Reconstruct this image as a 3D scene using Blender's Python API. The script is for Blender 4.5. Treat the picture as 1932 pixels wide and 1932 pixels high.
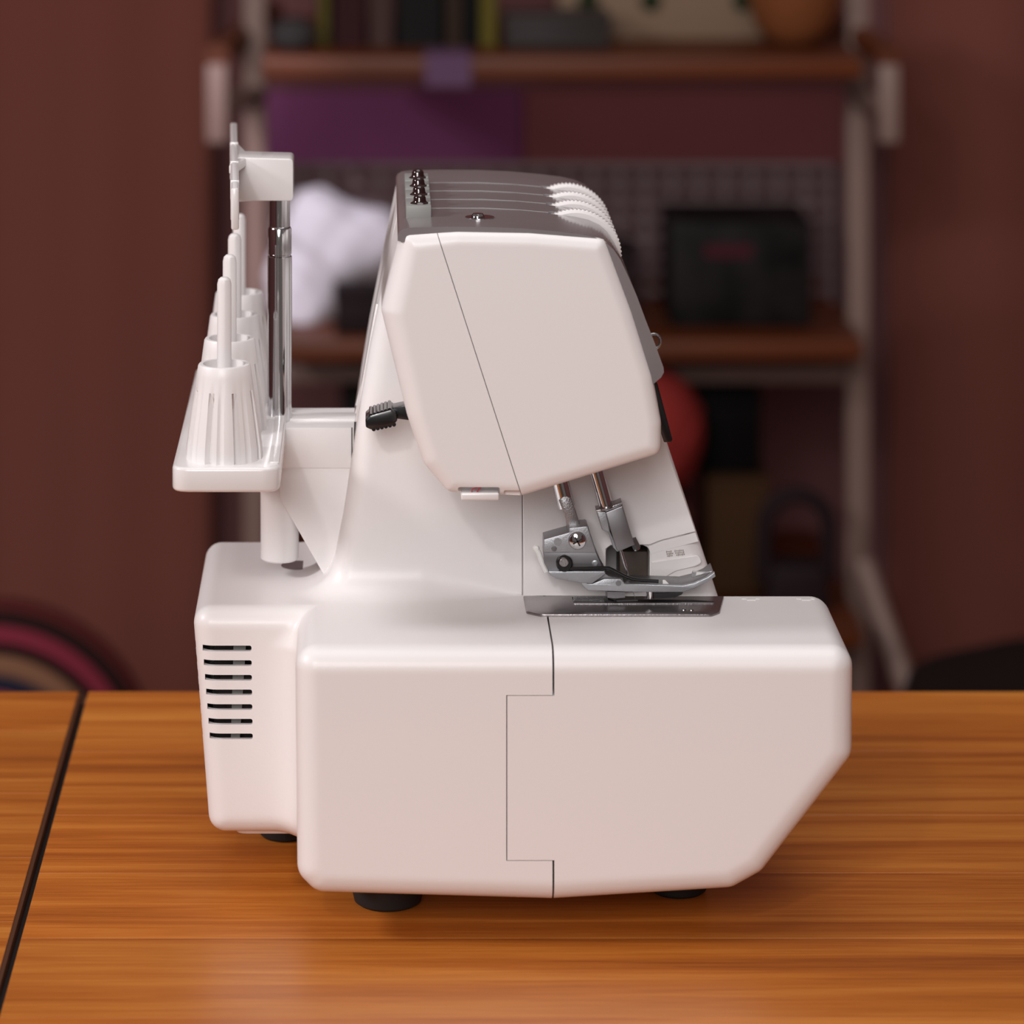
import bpy, bmesh, math, random
import numpy as np
from mathutils import Vector, Matrix

# ------------------------------------------------------------------ clear
for o in list(bpy.data.objects):
    bpy.data.objects.remove(o, do_unlink=True)
scene = bpy.context.scene
C = scene.collection
random.seed(4)

# ------------------------------------------------------------------ camera, light, exposure
TZ = 0.76                       # table top height (m)
F = 7000.0                      # focal length in px of the 1932 px frame
VX, VY = 715.0, -700.0          # where lines along +Y vanish (px)
ZC, YC = 578.0, -1628.0         # camera above table / in front of the machine's near face (mm)

cam_d = bpy.data.cameras.new('camera')
cam = bpy.data.objects.new('camera', cam_d)
C.objects.link(cam)
cam.location = (0, YC / 1000, TZ + ZC / 1000)
cam.rotation_euler = (math.radians(90), 0, 0)
cam_d.sensor_fit = 'HORIZONTAL'
cam_d.sensor_width = 36.0
cam_d.lens = F / 1932 * 36.0
cam_d.shift_x = (966 - VX) / 1932
cam_d.shift_y = -(966 - VY) / 1932
cam_d.clip_start = 0.05
cam_d.clip_end = 50
cam_d.dof.use_dof = True
cam_d.dof.focus_distance = 1.69
cam_d.dof.aperture_fstop = 8.6
scene.camera = cam

world = bpy.data.worlds.new('room_ambience')
scene.world = world
world.use_nodes = True
wb = world.node_tree.nodes['Background']
wb.inputs[0].default_value = (1.0, 0.86, 0.82, 1)
wb.inputs[1].default_value = 0.14


def area(name, loc, target, size, power, col):
    l = bpy.data.lights.new(name, 'AREA')
    l.shape = 'DISK'
    l.size = size
    l.energy = power
    l.color = col
    o = bpy.data.objects.new(name, l)
    C.objects.link(o)
    o.location = loc
    d = Vector(target) - Vector(loc)
    o.rotation_euler = d.to_track_quat('-Z', 'Y').to_euler()
    return o


# lamp high on the left, soft daylight from behind the photographer, added spot on the shelf rack
area('side_lamp', (-1.75, -0.30, TZ + 1.25), (0.05, 0.1, TZ + 0.15), 0.35, 22, (1.0, 0.96, 0.97))
area('front_lamp', (-0.45, -1.75, TZ + 1.25), (0.05, 0.05, TZ + 0.15), 0.09, 5, (1.0, 0.95, 0.92))
area('window_light', (-0.5, -3.3, 2.35), (0.1, 0.1, TZ + 0.15), 1.5, 62, (1.0, 0.965, 0.955))
area('overhead_fill', (0.15, -0.1, TZ + 1.85), (0.12, 0.05, TZ), 1.3, 11.5, (1.0, 0.97, 0.97))  # unseen overhead fill, added to lift the bed top
sp = bpy.data.lights.new('bundle_fill_spot', 'SPOT')  # no lamp known here, added to brighten the white fabric bundle
sp.energy = 110
sp.color = (0.93, 0.86, 1.0)
sp.spot_size = math.radians(8)
sp.spot_blend = 0.6
sp.shadow_soft_size = 0.03
spo = bpy.data.objects.new('bundle_fill_spot', sp)
C.objects.link(spo)
spo.location = (-1.0, 0.9, 2.1)
spo.rotation_euler = (Vector((-0.055, 2.35, 0.67)) - Vector(spo.location)).to_track_quat('-Z', 'Y').to_euler()

vs = scene.view_settings
vs.view_transform = 'Standard'
vs.look = 'None'
vs.exposure = 0.0
vs.gamma = 1.0
vs.use_curve_mapping = False

# ------------------------------------------------------------------ materials


def new_mat(name):
    m = bpy.data.materials.new(name)
    m.use_nodes = True
    nt = m.node_tree
    return m, nt, nt.nodes['Principled BSDF']


def mat(name, col, rough=0.5, metal=0.0, coat=0.0, bump=0.0, bscale=400, var=0.0, vscale=3.0, trans=0.0):
    m, nt, b = new_mat(name)
    b.inputs['Base Color'].default_value = (*col, 1)
    b.inputs['Roughness'].default_value = rough
    b.inputs['Metallic'].default_value = metal
    b.inputs['Coat Weight'].default_value = coat
    b.inputs['Coat Roughness'].default_value = 0.08
    if trans:
        b.inputs['Transmission Weight'].default_value = trans
    tc = nt.nodes.new('ShaderNodeTexCoord')
    n = nt.nodes.new('ShaderNodeTexNoise')
    n.inputs['Scale'].default_value = bscale
    nt.links.new(tc.outputs['Object'], n.inputs['Vector'])
    if bump:
        bp = nt.nodes.new('ShaderNodeBump')
        bp.inputs['Strength'].default_value = bump
        bp.inputs['Distance'].default_value = 0.001
        nt.links.new(n.outputs['Fac'], bp.inputs['Height'])
        nt.links.new(bp.outputs['Normal'], b.inputs['Normal'])
    if var:
        n2 = nt.nodes.new('ShaderNodeTexNoise')
        n2.inputs['Scale'].default_value = vscale
        nt.links.new(tc.outputs['Object'], n2.inputs['Vector'])
        r = nt.nodes.new('ShaderNodeValToRGB')
        r.color_ramp.elements[0].position = 0.35
        r.color_ramp.elements[1].position = 0.65
        r.color_ramp.elements[0].color = (*[c * (1 - var) for c in col], 1)
        r.color_ramp.elements[1].color = (*[min(1, c * (1 + var)) for c in col], 1)
        nt.links.new(n2.outputs['Fac'], r.inputs['Fac'])
        nt.links.new(r.outputs['Color'], b.inputs['Base Color'])
    return m


def wood_mat(name, dark, mid, light, rough=0.38, coat=0.25, gscale=1.0, per_object=0.10):
    m, nt, b = new_mat(name)
    b.inputs['Roughness'].default_value = rough
    b.inputs['Coat Weight'].default_value = coat
    b.inputs['Coat Roughness'].default_value = 0.25
    tc = nt.nodes.new('ShaderNodeTexCoord')
    oi = nt.nodes.new('ShaderNodeObjectInfo')
    off = nt.nodes.new('ShaderNodeVectorMath')
    off.operation = 'SCALE'
    off.inputs[0].default_value = (7, 3, 5)
    nt.links.new(oi.outputs['Random'], off.inputs['Scale'])
    add = nt.nodes.new('ShaderNodeVectorMath')
    add.operation = 'ADD'
    nt.links.new(tc.outputs['Object'], add.inputs[0])
    nt.links.new(off.outputs[0], add.inputs[1])
    # broad figure: stretched along x
    mp = nt.nodes.new('ShaderNodeMapping')
    mp.inputs['Scale'].default_value = (2.4 * gscale, 55 * gscale, 55 * gscale)
    nt.links.new(add.outputs[0], mp.inputs['Vector'])
    n1 = nt.nodes.new('ShaderNodeTexNoise')
    n1.inputs['Scale'].default_value = 1.0
    n1.inputs['Detail'].default_value = 4
    n1.inputs['Distortion'].default_value = 0.8
    nt.links.new(mp.outputs[0], n1.inputs['Vector'])
    # fine grain
    mp2 = nt.nodes.new('ShaderNodeMapping')
    mp2.inputs['Scale'].default_value = (16 * gscale, 620 * gscale, 620 * gscale)
    nt.links.new(add.outputs[0], mp2.inputs['Vector'])
    n2 = nt.nodes.new('ShaderNodeTexNoise')
    n2.inputs['Scale'].default_value = 1.0
    n2.inputs['Detail'].default_value = 5
    n2.inputs['Roughness'].default_value = 0.7
    nt.links.new(mp2.outputs[0], n2.inputs['Vector'])
    mix = nt.nodes.new('ShaderNodeMath')
    mix.operation = 'MULTIPLY_ADD'
    mix.inputs[1].default_value = 0.42
    nt.links.new(n2.outputs['Fac'], mix.inputs[0])
    m2 = nt.nodes.new('ShaderNodeMath')
    m2.operation = 'MULTIPLY'
    m2.inputs[1].default_value = 0.58
    nt.links.new(n1.outputs['Fac'], m2.inputs[0])
    nt.links.new(m2.outputs[0], mix.inputs[2])
    r = nt.nodes.new('ShaderNodeValToRGB')
    e = r.color_ramp.elements
    e[0].position = 0.33
    e[0].color = (*dark, 1)
    e[1].position = 0.66
    e[1].color = (*light, 1)
    k = e.new(0.49)
    k.color = (*mid, 1)
    nt.links.new(mix.outputs[0], r.inputs['Fac'])
    # per board tone
    hv = nt.nodes.new('ShaderNodeHueSaturation')
    mr = nt.nodes.new('ShaderNodeMapRange')
    mr.inputs['To Min'].default_value = 1 - per_object
    mr.inputs['To Max'].default_value = 1 + per_object
    nt.links.new(oi.outputs['Random'], mr.inputs['Value'])
    nt.links.new(mr.outputs[0], hv.inputs['Value'])
    nt.links.new(r.outputs['Color'], hv.inputs['Color'])
    nt.links.new(hv.outputs['Color'], b.inputs['Base Color'])
    bp = nt.nodes.new('ShaderNodeBump')
    bp.inputs['Strength'].default_value = 0.12
    bp.inputs['Distance'].default_value = 0.0006
    nt.links.new(n2.outputs['Fac'], bp.inputs['Height'])
    nt.links.new(bp.outputs['Normal'], b.inputs['Normal'])
    return m


M = {
    'white': mat('white_plastic', (0.80, 0.775, 0.77), 0.42, coat=0.06, bump=0.04, bscale=900),
    'white_gloss': mat('white_gloss_plastic', (0.78, 0.755, 0.75), 0.22, coat=0.3),
    'grey': mat('grey_painted_plastic', (0.27, 0.245, 0.25), 0.25, metal=0.35, coat=0.3, var=0.08, vscale=18),
    'ltgrey': mat('light_grey_plastic', (0.26, 0.262, 0.25), 0.5),
    'dome': mat('dark_glossy_brown_plastic', (0.02, 0.008, 0.008), 0.06, coat=0.6),
    'black': mat('black_plastic', (0.008, 0.008, 0.009), 0.28, coat=0.3),
    'rubber': mat('black_rubber', (0.012, 0.012, 0.012), 0.7),
    'chrome': mat('chrome', (0.62, 0.62, 0.63), 0.07, metal=1.0),
    'steel': mat('satin_steel', (0.42, 0.41, 0.42), 0.32, metal=1.0, bump=0.15, bscale=1500),
    'dksteel': mat('dark_satin_steel', (0.23, 0.225, 0.235), 0.38, metal=0.9),
    'zinc': mat('cast_zinc', (0.36, 0.37, 0.39), 0.42, metal=0.8, bump=0.1, bscale=1800),
    'plate': mat('brushed_needle_plate', (0.30, 0.27, 0.275), 0.3, metal=0.9, bump=0.1, bscale=1200),
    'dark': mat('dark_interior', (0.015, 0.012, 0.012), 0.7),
    'recess_shade': mat('recess_shade_brown', (0.10, 0.075, 0.06), 0.5, metal=0.3),  # brown stands for the shade inside the column recess
    'brass': mat('brass', (0.6, 0.42, 0.16), 0.3, metal=1.0),
    'red': mat('red_ink', (0.45, 0.02, 0.05), 0.6),
    'ink': mat('grey_ink', (0.30, 0.24, 0.21), 0.7),
    'clear': mat('milky_plastic', (0.8, 0.8, 0.78), 0.3),
    'table': wood_mat('oiled_oak', (0.255, 0.060, 0.006), (0.44, 0.124, 0.014), (0.60, 0.215, 0.034), 0.40, 0.10),
    'table_edge': mat('dark_wood_edge', (0.07, 0.025, 0.010), 0.5),
    'shelfwood': wood_mat('brown_shelf_wood', (0.06, 0.012, 0.001), (0.125, 0.024, 0.002), (0.17, 0.036, 0.003), 0.5, 0.0),
    'wall': mat('wall_purple_light_tint', (0.22, 0.085, 0.085), 0.85, var=0.06, vscale=2),  # purple background light is put into this wall colour
    'curtain': mat('brown_pink_curtain', (0.24, 0.070, 0.050), 0.9, bump=0.3, bscale=300),
    'floor': wood_mat('dark_floor_wood', (0.05, 0.025, 0.015), (0.08, 0.04, 0.02), (0.11, 0.06, 0.03), 0.5, 0.1),
    'rack': mat('beige_white_paint', (0.29, 0.185, 0.155), 0.5),
}

# ------------------------------------------------------------------ helpers
S = 0.001


def g(px, py, Y):
    """photo pixel at depth Y (mm behind the machine's near face) -> X, Z in mm"""
    D = Y - YC
    return ((px - VX) * D / F, ZC - (py - VY) * D / F)


def gz(px, py, Z):
    """photo pixel on the horizontal plane Z -> X, Y in mm"""
    D = F * (ZC - Z) / (py - VY)
    return ((px - VX) * D / F, D + YC)


def link(name, me, m=None, parent=None, smooth=True, angle=32):
    if m is not None:
        me.materials.append(m)
    if smooth:
        me.shade_smooth()
        me.set_sharp_from_angle(angle=math.radians(angle))
    o = bpy.data.objects.new(name, me)
    C.objects.link(o)
    if parent is not None:
        o.parent = parent
    return o


def empty(name, loc, label=None, cat=None, group=None):
    o = bpy.data.objects.new(name, None)
    C.objects.link(o)
    o.location = loc
    if label:
        o['label'] = label
    if cat:
        o['category'] = cat
    if group:
        o['group'] = group
    return o


def tag(o, label, cat, group=None):
    o['label'] = label
    o['category'] = cat
    if group:
        o['group'] = group
    return o


class B:
    """collects shapes (mm by default) into one mesh"""

    def __init__(s, off=(0, 0, 0), scale=S):
        s.bm = bmesh.new()
        s.off = Vector(off)
        s.k = scale

    def merge(s, tmp):
        me = bpy.data.meshes.new('tmp')
        tmp.to_mesh(me)
        tmp.free()
        s.bm.from_mesh(me)
        bpy.data.meshes.remove(me)
        return s

    def prism(s, pts, w0, w1, axis='Y', bev=0.0, seg=2, bev_all=False):
        t = bmesh.new()

        def P(u, v, w):
            return {'Y': (u, w, v), 'Z': (u, v, w), 'X': (w, u, v)}[axis]
        a = [t.verts.new(P(u, v, w0)) for u, v in pts]
        b = [t.verts.new(P(u, v, w1)) for u, v in pts]
        t.faces.new(a)
        t.faces.new(b[::-1])
        n = len(pts)
        for i in range(n):
            j = (i + 1) % n
            t.faces.new((a[j], a[i], b[i], b[j]))
        bmesh.ops.recalc_face_normals(t, faces=t.faces[:])
        if bev:
            ai = {'Y': 1, 'Z': 2, 'X': 0}[axis]
            ed = [e for e in t.edges if bev_all or abs(e.verts[0].co[ai] - e.verts[1].co[ai]) < 1e-6]
            bmesh.ops.bevel(t, geom=ed, offset=bev, segments=seg, profile=0.5, affect='EDGES', clamp_overlap=True)
        return s.merge(t)

    def box(s, x0, x1, y0, y1, z0, z1, bev=0.0, seg=2):
        return s.prism([(x0, y0), (x1, y0), (x1, y1), (x0, y1)], z0, z1, 'Z', bev, seg, True)

    def lathe(s, prof, p0=(0, 0, 0), d=(0, 0, 1), n=32, mod=None):
        """prof: list of (r, h) along axis d from p0"""
        t = bmesh.new()
        q = Vector(d).normalized().to_track_quat('Z', 'Y').to_matrix()
        p0 = Vector(p0)
        rings = []
        for r, h in prof:
            if r < 1e-6:
                rings.append([t.verts.new(p0 + q @ Vector((0, 0, h)))])
                continue
            ring = []
            for i in range(n):
                a = 2 * math.pi * i / n
                rr = r * (mod(i, h) if mod else 1)
                ring.append(t.verts.new(p0 + q @ Vector((rr * math.cos(a), rr * math.sin(a), h))))
            rings.append(ring)
        for A, Bq in zip(rings, rings[1:]):
            for i in range(n):
                j = (i + 1) % n
                if len(A) == 1 and len(Bq) == 1:
                    break
                if len(A) == 1:
                    t.faces.new((A[0], Bq[j], Bq[i]))
                elif len(Bq) == 1:
                    t.faces.new((A[i], A[j], Bq[0]))
                else:
                    t.faces.new((A[i], A[j], Bq[j], Bq[i]))
        if len(rings[0]) > 1:
            t.faces.new(rings[0][::-1])
        if len(rings[-1]) > 1:
            t.faces.new(rings[-1])
        bmesh.ops.recalc_face_normals(t, faces=t.faces[:])
        return s.merge(t)

    def rod(s, p0, p1, r0, r1=None, n=24, bev=0.0):
        r1 = r0 if r1 is None else r1
        L = (Vector(p1) - Vector(p0)).length
        if bev:
            pr = [(r0 - bev, 0), (r0, bev), (r1, L - bev), (r1 - bev, L)]
        else:
            pr = [(r0, 0), (r1, L)]
        return s.lathe(pr, p0, Vector(p1) - Vector(p0), n)

    def tube(s, path, r, n=12):
        t = bmesh.new()
        path = [Vector(p) for p in path]
        rings = []
        for i, p in enumerate(path):
            d = (path[min(i + 1, len(path) - 1)] - path[max(i - 1, 0)]).normalized()
            up = Vector((0, 1, 0)) if abs(d.y) < 0.9 else Vector((1, 0, 0))
            a = d.cross(up).normalized()
            b = a.cross(d)
            rings.append([t.verts.new(p + r * (math.cos(2 * math.pi * k / n) * a + math.sin(2 * math.pi * k / n) * b)) for k in range(n)])
        for A, Bq in zip(rings, rings[1:]):
            for k in range(n):
                t.faces.new((A[k], A[(k + 1) % n], Bq[(k + 1) % n], Bq[k]))
        t.faces.new(rings[0][::-1])
        t.faces.new(rings[-1])
        bmesh.ops.recalc_face_normals(t, faces=t.faces[:])
        return s.merge(t)

    def mesh(s, name='m'):
        for v in s.bm.verts:
            v.co = (v.co - s.off) * s.k
        me = bpy.data.meshes.new(name)
        s.bm.to_mesh(me)
        s.bm.free()
        return me

    def build(s, name, m, parent=None, smooth=True, angle=32):
        return link(name, s.mesh(name), m, parent, smooth, angle)


def rpoly(pts, r, n=5):
    """round the corners of a polygon; r a number or list"""
    out = []
    N = len(pts)
    rs = r if isinstance(r, (list, tuple)) else [r] * N
    for i in range(N):
        p = Vector(pts[i])
        a = Vector(pts[i - 1]) - p
        b = Vector(pts[(i + 1) % N]) - p
        la, lb = a.length, b.length
        a.normalize()
        b.normalize()
        ang = a.angle(b)
        if rs[i] <= 0 or ang > 3.1:
            out.append(tuple(p))
            continue
        t = min(rs[i] / math.tan(ang / 2), 0.48 * la, 0.48 * lb)
        p0, p1 = p + a * t, p + b * t
        for k in range(n + 1):
            u = k / n
            out.append(tuple((1 - u) ** 2 * p0 + 2 * u * (1 - u) * p + u * u * p1))
    return out


# ---- signed distance modelling for the moulded housings
def inset(pts, d):
    P = [np.array(p, float) for p in pts]
    n = len(P)
    A = sum(P[i][0] * P[(i + 1) % n][1] - P[(i + 1) % n][0] * P[i][1] for i in range(n))
    if A < 0:
        P = P[::-1]
    L = []
    for i in range(n):
        e = P[(i + 1) % n] - P[i]
        nn = np.array([-e[1], e[0]]) / np.linalg.norm(e)
        L.append((nn, nn @ P[i] + d))
    return [tuple(np.linalg.solve(np.array([L[i - 1][0], L[i][0]]), np.array([L[i - 1][1], L[i][1]]))) for i in range(n)]


def sdpoly(x, z, pts):
    n = len(pts)
    d = None
    sgn = None
    for i in range(n):
        ax, az = pts[i]
        bx, bz = pts[i - 1]
        ex, ez = bx - ax, bz - az
        wx, wz = x - ax, z - az
        t = np.clip((wx * ex + wz * ez) / (ex * ex + ez * ez), 0, 1)
        q = (wx - ex * t) ** 2 + (wz - ez * t) ** 2
        d = q if d is None else np.minimum(d, q)
        c1 = z >= az
        c2 = z < bz
        c3 = ex * wz > ez * wx
        fl = np.where((c1 & c2 & c3) | (~c1 & ~c2 & ~c3), -1.0, 1.0)
        sgn = fl if sgn is None else sgn * fl
    return sgn * np.sqrt(d)


def ext(d2, w, w0, w1, r):
    a = d2 + r
    b = np.abs(w - (w0 + w1) / 2) - (w1 - w0) / 2 + r
    return np.minimum(np.maximum(a, b), 0) + np.sqrt(np.maximum(a, 0) ** 2 + np.maximum(b, 0) ** 2) - r


def rbox(x, y, z, lo, hi, r):
    q = []
    for v, a, b in zip((x, y, z), lo, hi):
        q.append(np.abs(v - (a + b) / 2) - (b - a) / 2 + r)
    m = np.minimum(np.maximum(np.maximum(q[0], q[1]), q[2]), 0)
    return m + np.sqrt(sum(np.maximum(v, 0) ** 2 for v in q)) - r


def smin(a, b, k):
    h = np.maximum(k - np.abs(a - b), 0) / k
    return np.minimum(a, b) - h * h * k * 0.25


def snet(f, lo, hi, h, off, name):
    ax = [np.arange(lo[i] - 2 * h, hi[i] + 3 * h, h) for i in range(3)]
    V = np.broadcast_to(f(ax[0][:, None, None], ax[1][None, :, None], ax[2][None, None, :]),
                        tuple(len(a) for a in ax)).astype(np.float32)
    s = V < 0
    cnt = np.zeros(tuple(n - 1 for n in V.shape), np.int8)
    sl = [slice(0, -1), slice(1, None)]
    for i in (0, 1):
        for j in (0, 1):
            for k in (0, 1):
                cnt += s[sl[i], sl[j], sl[k]]
    act = (cnt > 0) & (cnt < 8)
    I = np.argwhere(act)
    idx = -np.ones(act.shape, np.int64)
    idx[act] = np.arange(len(I))
    acc = np.zeros((len(I), 3))
    num = np.zeros(len(I))
    for a in range(3):
        o1, o2 = [k for k in range(3) if k != a]
        for u in (0, 1):
            for v in (0, 1):
                d0 = np.zeros(3, int)
                d0[o1], d0[o2] = u, v
                d1 = d0.copy()
                d1[a] = 1
                A, Bv = I + d0, I + d1
                va = V[A[:, 0], A[:, 1], A[:, 2]].astype(float)
                vb = V[Bv[:, 0], Bv[:, 1], Bv[:, 2]].astype(float)
                c = (va < 0) != (vb < 0)
                t = np.where(c, va / np.where(va == vb, 1, va - vb), 0)
                p = I + d0 + np.outer(t, d1 - d0)
                acc += p * c[:, None]
                num += c
    P = acc / num[:, None] * h + np.array([a[0] for a in ax])
    for _ in range(4):
        e = 0.04
        d = f(P[:, 0], P[:, 1], P[:, 2])
        G = np.stack([(f(P[:, 0] + e * (q == 0), P[:, 1] + e * (q == 1), P[:, 2] + e * (q == 2))
                       - f(P[:, 0] - e * (q == 0), P[:, 1] - e * (q == 1), P[:, 2] - e * (q == 2))) / (2 * e) for q in range(3)], 1)
        n2 = np.maximum((G ** 2).sum(1), 0.05)
        step = np.clip(d / n2, -h * 0.6, h * 0.6)
        P = P - G * step[:, None]
    Q = []
    for a in range(3):
        o1, o2 = (a + 1) % 3, (a + 2) % 3
        s0 = [slice(None)] * 3
        s1 = [slice(None)] * 3
        s0[a], s1[a] = slice(0, -1), slice(1, None)
        A, Bv = s[tuple(s0)], s[tuple(s1)]
        E = np.argwhere(A != Bv)
        E = E[(E[:, o1] > 0) & (E[:, o2] > 0) & (E[:, o1] < V.shape[o1] - 1) & (E[:, o2] < V.shape[o2] - 1)]
        ins = A[E[:, 0], E[:, 1], E[:, 2]]
        u = np.zeros(3, int)
        v = np.zeros(3, int)
        u[o1], v[o2] = 1, 1
        q = [E - u - v, E - v, E, E - u]
        q = np.stack([idx[c[:, 0], c[:, 1], c[:, 2]] for c in q], 1)
        q[~ins] = q[~ins][:, ::-1]
        Q.append(q)
    Q = np.concatenate(Q)
    me = bpy.data.meshes.new(name)
    me.from_pydata(((P - np.array(off)) * S).tolist(), [], Q.tolist())
    me.update()
    return me


def boolean(me, cutter_me, op):
    a = bpy.data.objects.new('bool_a', me)
    b = bpy.data.objects.new('bool_b', cutter_me)
    C.objects.link(a)
    C.objects.link(b)
    md = a.modifiers.new('b', 'BOOLEAN')
    md.object = b
    md.operation = op
    md.solver = 'EXACT'
    dg = bpy.context.evaluated_depsgraph_get()
    dg.update()
    r = bpy.data.meshes.new_from_object(a.evaluated_get(dg))
    bpy.data.objects.remove(a)
    bpy.data.objects.remove(b)
    return r


# ------------------------------------------------------------------ the room
def room_box(name, x0, x1, y0, y1, z0, z1, m):
    b = B(scale=1)
    b.box(x0, x1, y0, y1, z0, z1)
    o = b.build(name, m, smooth=False)
    o['kind'] = 'structure'
    return o


WALLY = 2.95
room_box('floor', -2.6, 2.6, -3.9, WALLY + 0.1, -0.1, 0, M['floor'])
room_box('wall_back', -2.6, 2.6, WALLY, WALLY + 0.1, 0, 2.7, M['wall'])
room_box('wall_left', -2.7, -2.6, -3.9, WALLY + 0.1, 0, 2.7, M['wall'])
room_box('wall_right', 2.6, 2.7, -3.9, WALLY + 0.1, 0, 2.7, M['wall'])

# ------------------------------------------------------------------ table
GX = -161.0   # groove between leaf and main top
table = empty('wooden_table', (0.2, 0.0, 0), 'oiled oak table with an extension leaf, under the sewing machine', 'table')
TOFF = (200, 0, -TZ * 1000)
bounds = [390, 283, 180, 96, 10, -84, -172, -262, -350]
for i in range(len(bounds) - 1):
    b = B(TOFF)
    b.box(GX + 3, 1000, bounds[i + 1] + 0.03, bounds[i] - 0.03, -26, 0, 0.22, 1)
    b.build('plank', M['table'], table)
bounds2 = [390, 318, 214, 118, 31, -58, -150, -245, -350]
leaf = None
for i in range(len(bounds2) - 1):
    b = B(TOFF)
    b.box(-700, GX - 2.5, bounds2[i + 1] + 0.03, bounds2[i] - 0.03, -26, 0, 0.22, 1)
    b.build('plank', M['table'], table)
b = B(TOFF)
b.box(GX - 2.5, GX - 0.6, -350, 390, -26, -0.5)
b.build('leaf_edge', M['table_edge'], table)
b = B(TOFF)
b.box(GX - 0.6, GX + 3, -350, 390, -26, -7)
b.build('groove_strip', M['dark'], table)
b = B(TOFF)
b.box(-640, 940, 310, 335, -110, -26)
b.box(-640, 940, -310, -285, -110, -26)
b.build('apron', M['table'], table)
for lx in (-620, 880):
    for ly in (-300, 290):
        b = B(TOFF)
        b.prism([(lx, ly), (lx + 60, ly), (lx + 60, ly + 50), (lx, ly + 50)], -TZ * 1000, -26, 'Z', 3, 2, True)
        b.build('leg', M['table'], table)

# ------------------------------------------------------------------ sewing machine
MO = (60, 100, 0)
root = empty('overlock_sewing_machine', (0.06, 0.1, TZ),
             'white overlock sewing machine with grey top cover and spool stand on oak table', 'sewing machine')
W, WG = M['white'], M['white_gloss']


def MB():
    return B(MO)


# --- outlines (photo pixels -> mm)
def G(pts, Y):
    return [g(px, py, Y) for px, py in pts]


bed_p = [(-36.0, 29.5), (-27.8, 21.3), (76.5, 18.3), (155.5, 23.2), (168.8, 30.6), (208.6, 82.0), (208.9, 130.0), (-37.0, 130.0)]
box_p = [(-77.6, 26.5), (80, 26.5), (80, 130), (-85.6, 130)]
col_p = [(-26, 118), (161, 118), (131.5, 207), (121, 243), (104, 290), (96, 304), (80, 309.5), (9, 309.5), (-4.5, 242), (-10, 209), (-16.5, 165)]
low_p = [(40, 26), (150, 26), (178, 60), (178, 80), (165, 92), (40, 92)]
bed_i = inset(bed_p, 9.5)
box_i = inset(box_p, 8)
col_i = inset(col_p, 3)
low_i = inset(low_p, 5)
rec_lo, rec_hi = g(1143, 1130, 92), g(1226, 1030, 92)


def f_body(x, y, z):
    bed = ext(sdpoly(x, z, bed_i) - 9.5, y, 0, 99, 10)
    bx = ext(sdpoly(x, z, box_i) - 8, y, 67, 200, 9)
    lw = ext(sdpoly(x, z, low_i) - 5, y, 80, 200, 6)
    cl = ext(sdpoly(x, z, col_i) - 3, y, 92, 196, 9)
    d = smin(bed, bx, 0.3 + 13.7 * np.clip((127 - z) / 14.0, 0, 1))
    d = smin(d, lw, 1.0)
    k = 17.0 - 16.0 * np.clip((x - 20) / 45.0, 0, 1)
    d = smin(d, cl, k)
    d = np.maximum(d, -rbox(x, y, z, (rec_lo[0], 60, 131.5), (rec_hi[0], 128, rec_hi[1]), 3))
    cav = np.maximum(np.maximum(bx + 2.7, x + 50), np.maximum(np.maximum(66 - z, z - 120), y - 125))
    d = np.maximum(d, -cav)
    return d


body_me = snet(f_body, (-90, 0, 16), (212, 202, 312), 1.5, MO, 'body')

# cutter for the front cover (stepped seam) and vent slots
x1 = g(1046, 1400, 0)[0]
x2 = g(957, 1400, 0)[0]
zt, zb = g(0, 1313, 0)[1], g(0, 1623, 0)[1]
gap = 0.42


def stepped(e):
    return [(x1 - e, 0), (320, 0), (320, 130.9), (x1 - e, 130.9), (x1 - e, zt + e * 0.4), (x2 - e * 0.5, zt + e * 0.4), (x2 - e * 0.5, zb - e * 0.4), (x1 - e, zb - e * 0.4)]


cut = MB()
cut.prism(stepped(0), -20, 102, 'Y')
cover_me = boolean(body_me.copy(), cut.mesh(), 'INTERSECT')
cut = MB()
cut.prism(stepped(2 * gap), -20, 102.4, 'Y')
for i in range(7):
    yc = 1223.5 + i * 27.65
    z0 = g(0, yc + 5.6, 67)[1]
    z1 = g(0, yc - 5.4, 67)[1]
    xr = g(474.5 + i * 0.4, yc, 67)[0]
    xl = g(382 + 2.2 * i, yc, 67)[0]
    cut.prism(rpoly([(xl, z0), (xr, z0), (xr, z1), (xl, z1)], [0, 1.05, 1.05, 0], 4), 55, 74, 'Y')
    # the slot wraps on round the left corner
    xs = -85.6 + (130 - (z0 + z1) / 2) * (8 / 103.5)
    cut.box(-100, xs + 0.9, 74.0, 130, z0 - 0.6, z1 + 0.3)
body_me = boolean(body_me, cut.mesh(), 'DIFFERENCE')
body = link('body', body_me, W, root, angle=50)
cover = link('front_cover', cover_me, W, root, angle=50)

# motor inside the vented housing, coloured dark to give the slots their shade
b = MB()
b.rod((-63, 76, 92), (-63, 120, 92), 11, n=24)
b.box(-76, -52, 80, 122, 67, 119)
b.build('motor', M['dark'], root)
b = MB()
b.prism([(-66.5, 119.5), (-60.5, 119.5), (-64, 66.5), (-68, 66.5)], 73.5, 76.5)
b.build('motor_bracket', M['ltgrey'], root)

# --- head (needle end of the arm): arm cover + face cover split by a slanted seam
head_px = [(757, 434), (1000, 438.5), (1143, 450), (1195, 590), (1233, 712), (1249, 800), (1249, 859), (985, 940), (846, 933), (799, 880), (768, 790), (719, 592)]
head_p = G(head_px, 12)
head_i = inset(head_p, 4.5)


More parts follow.
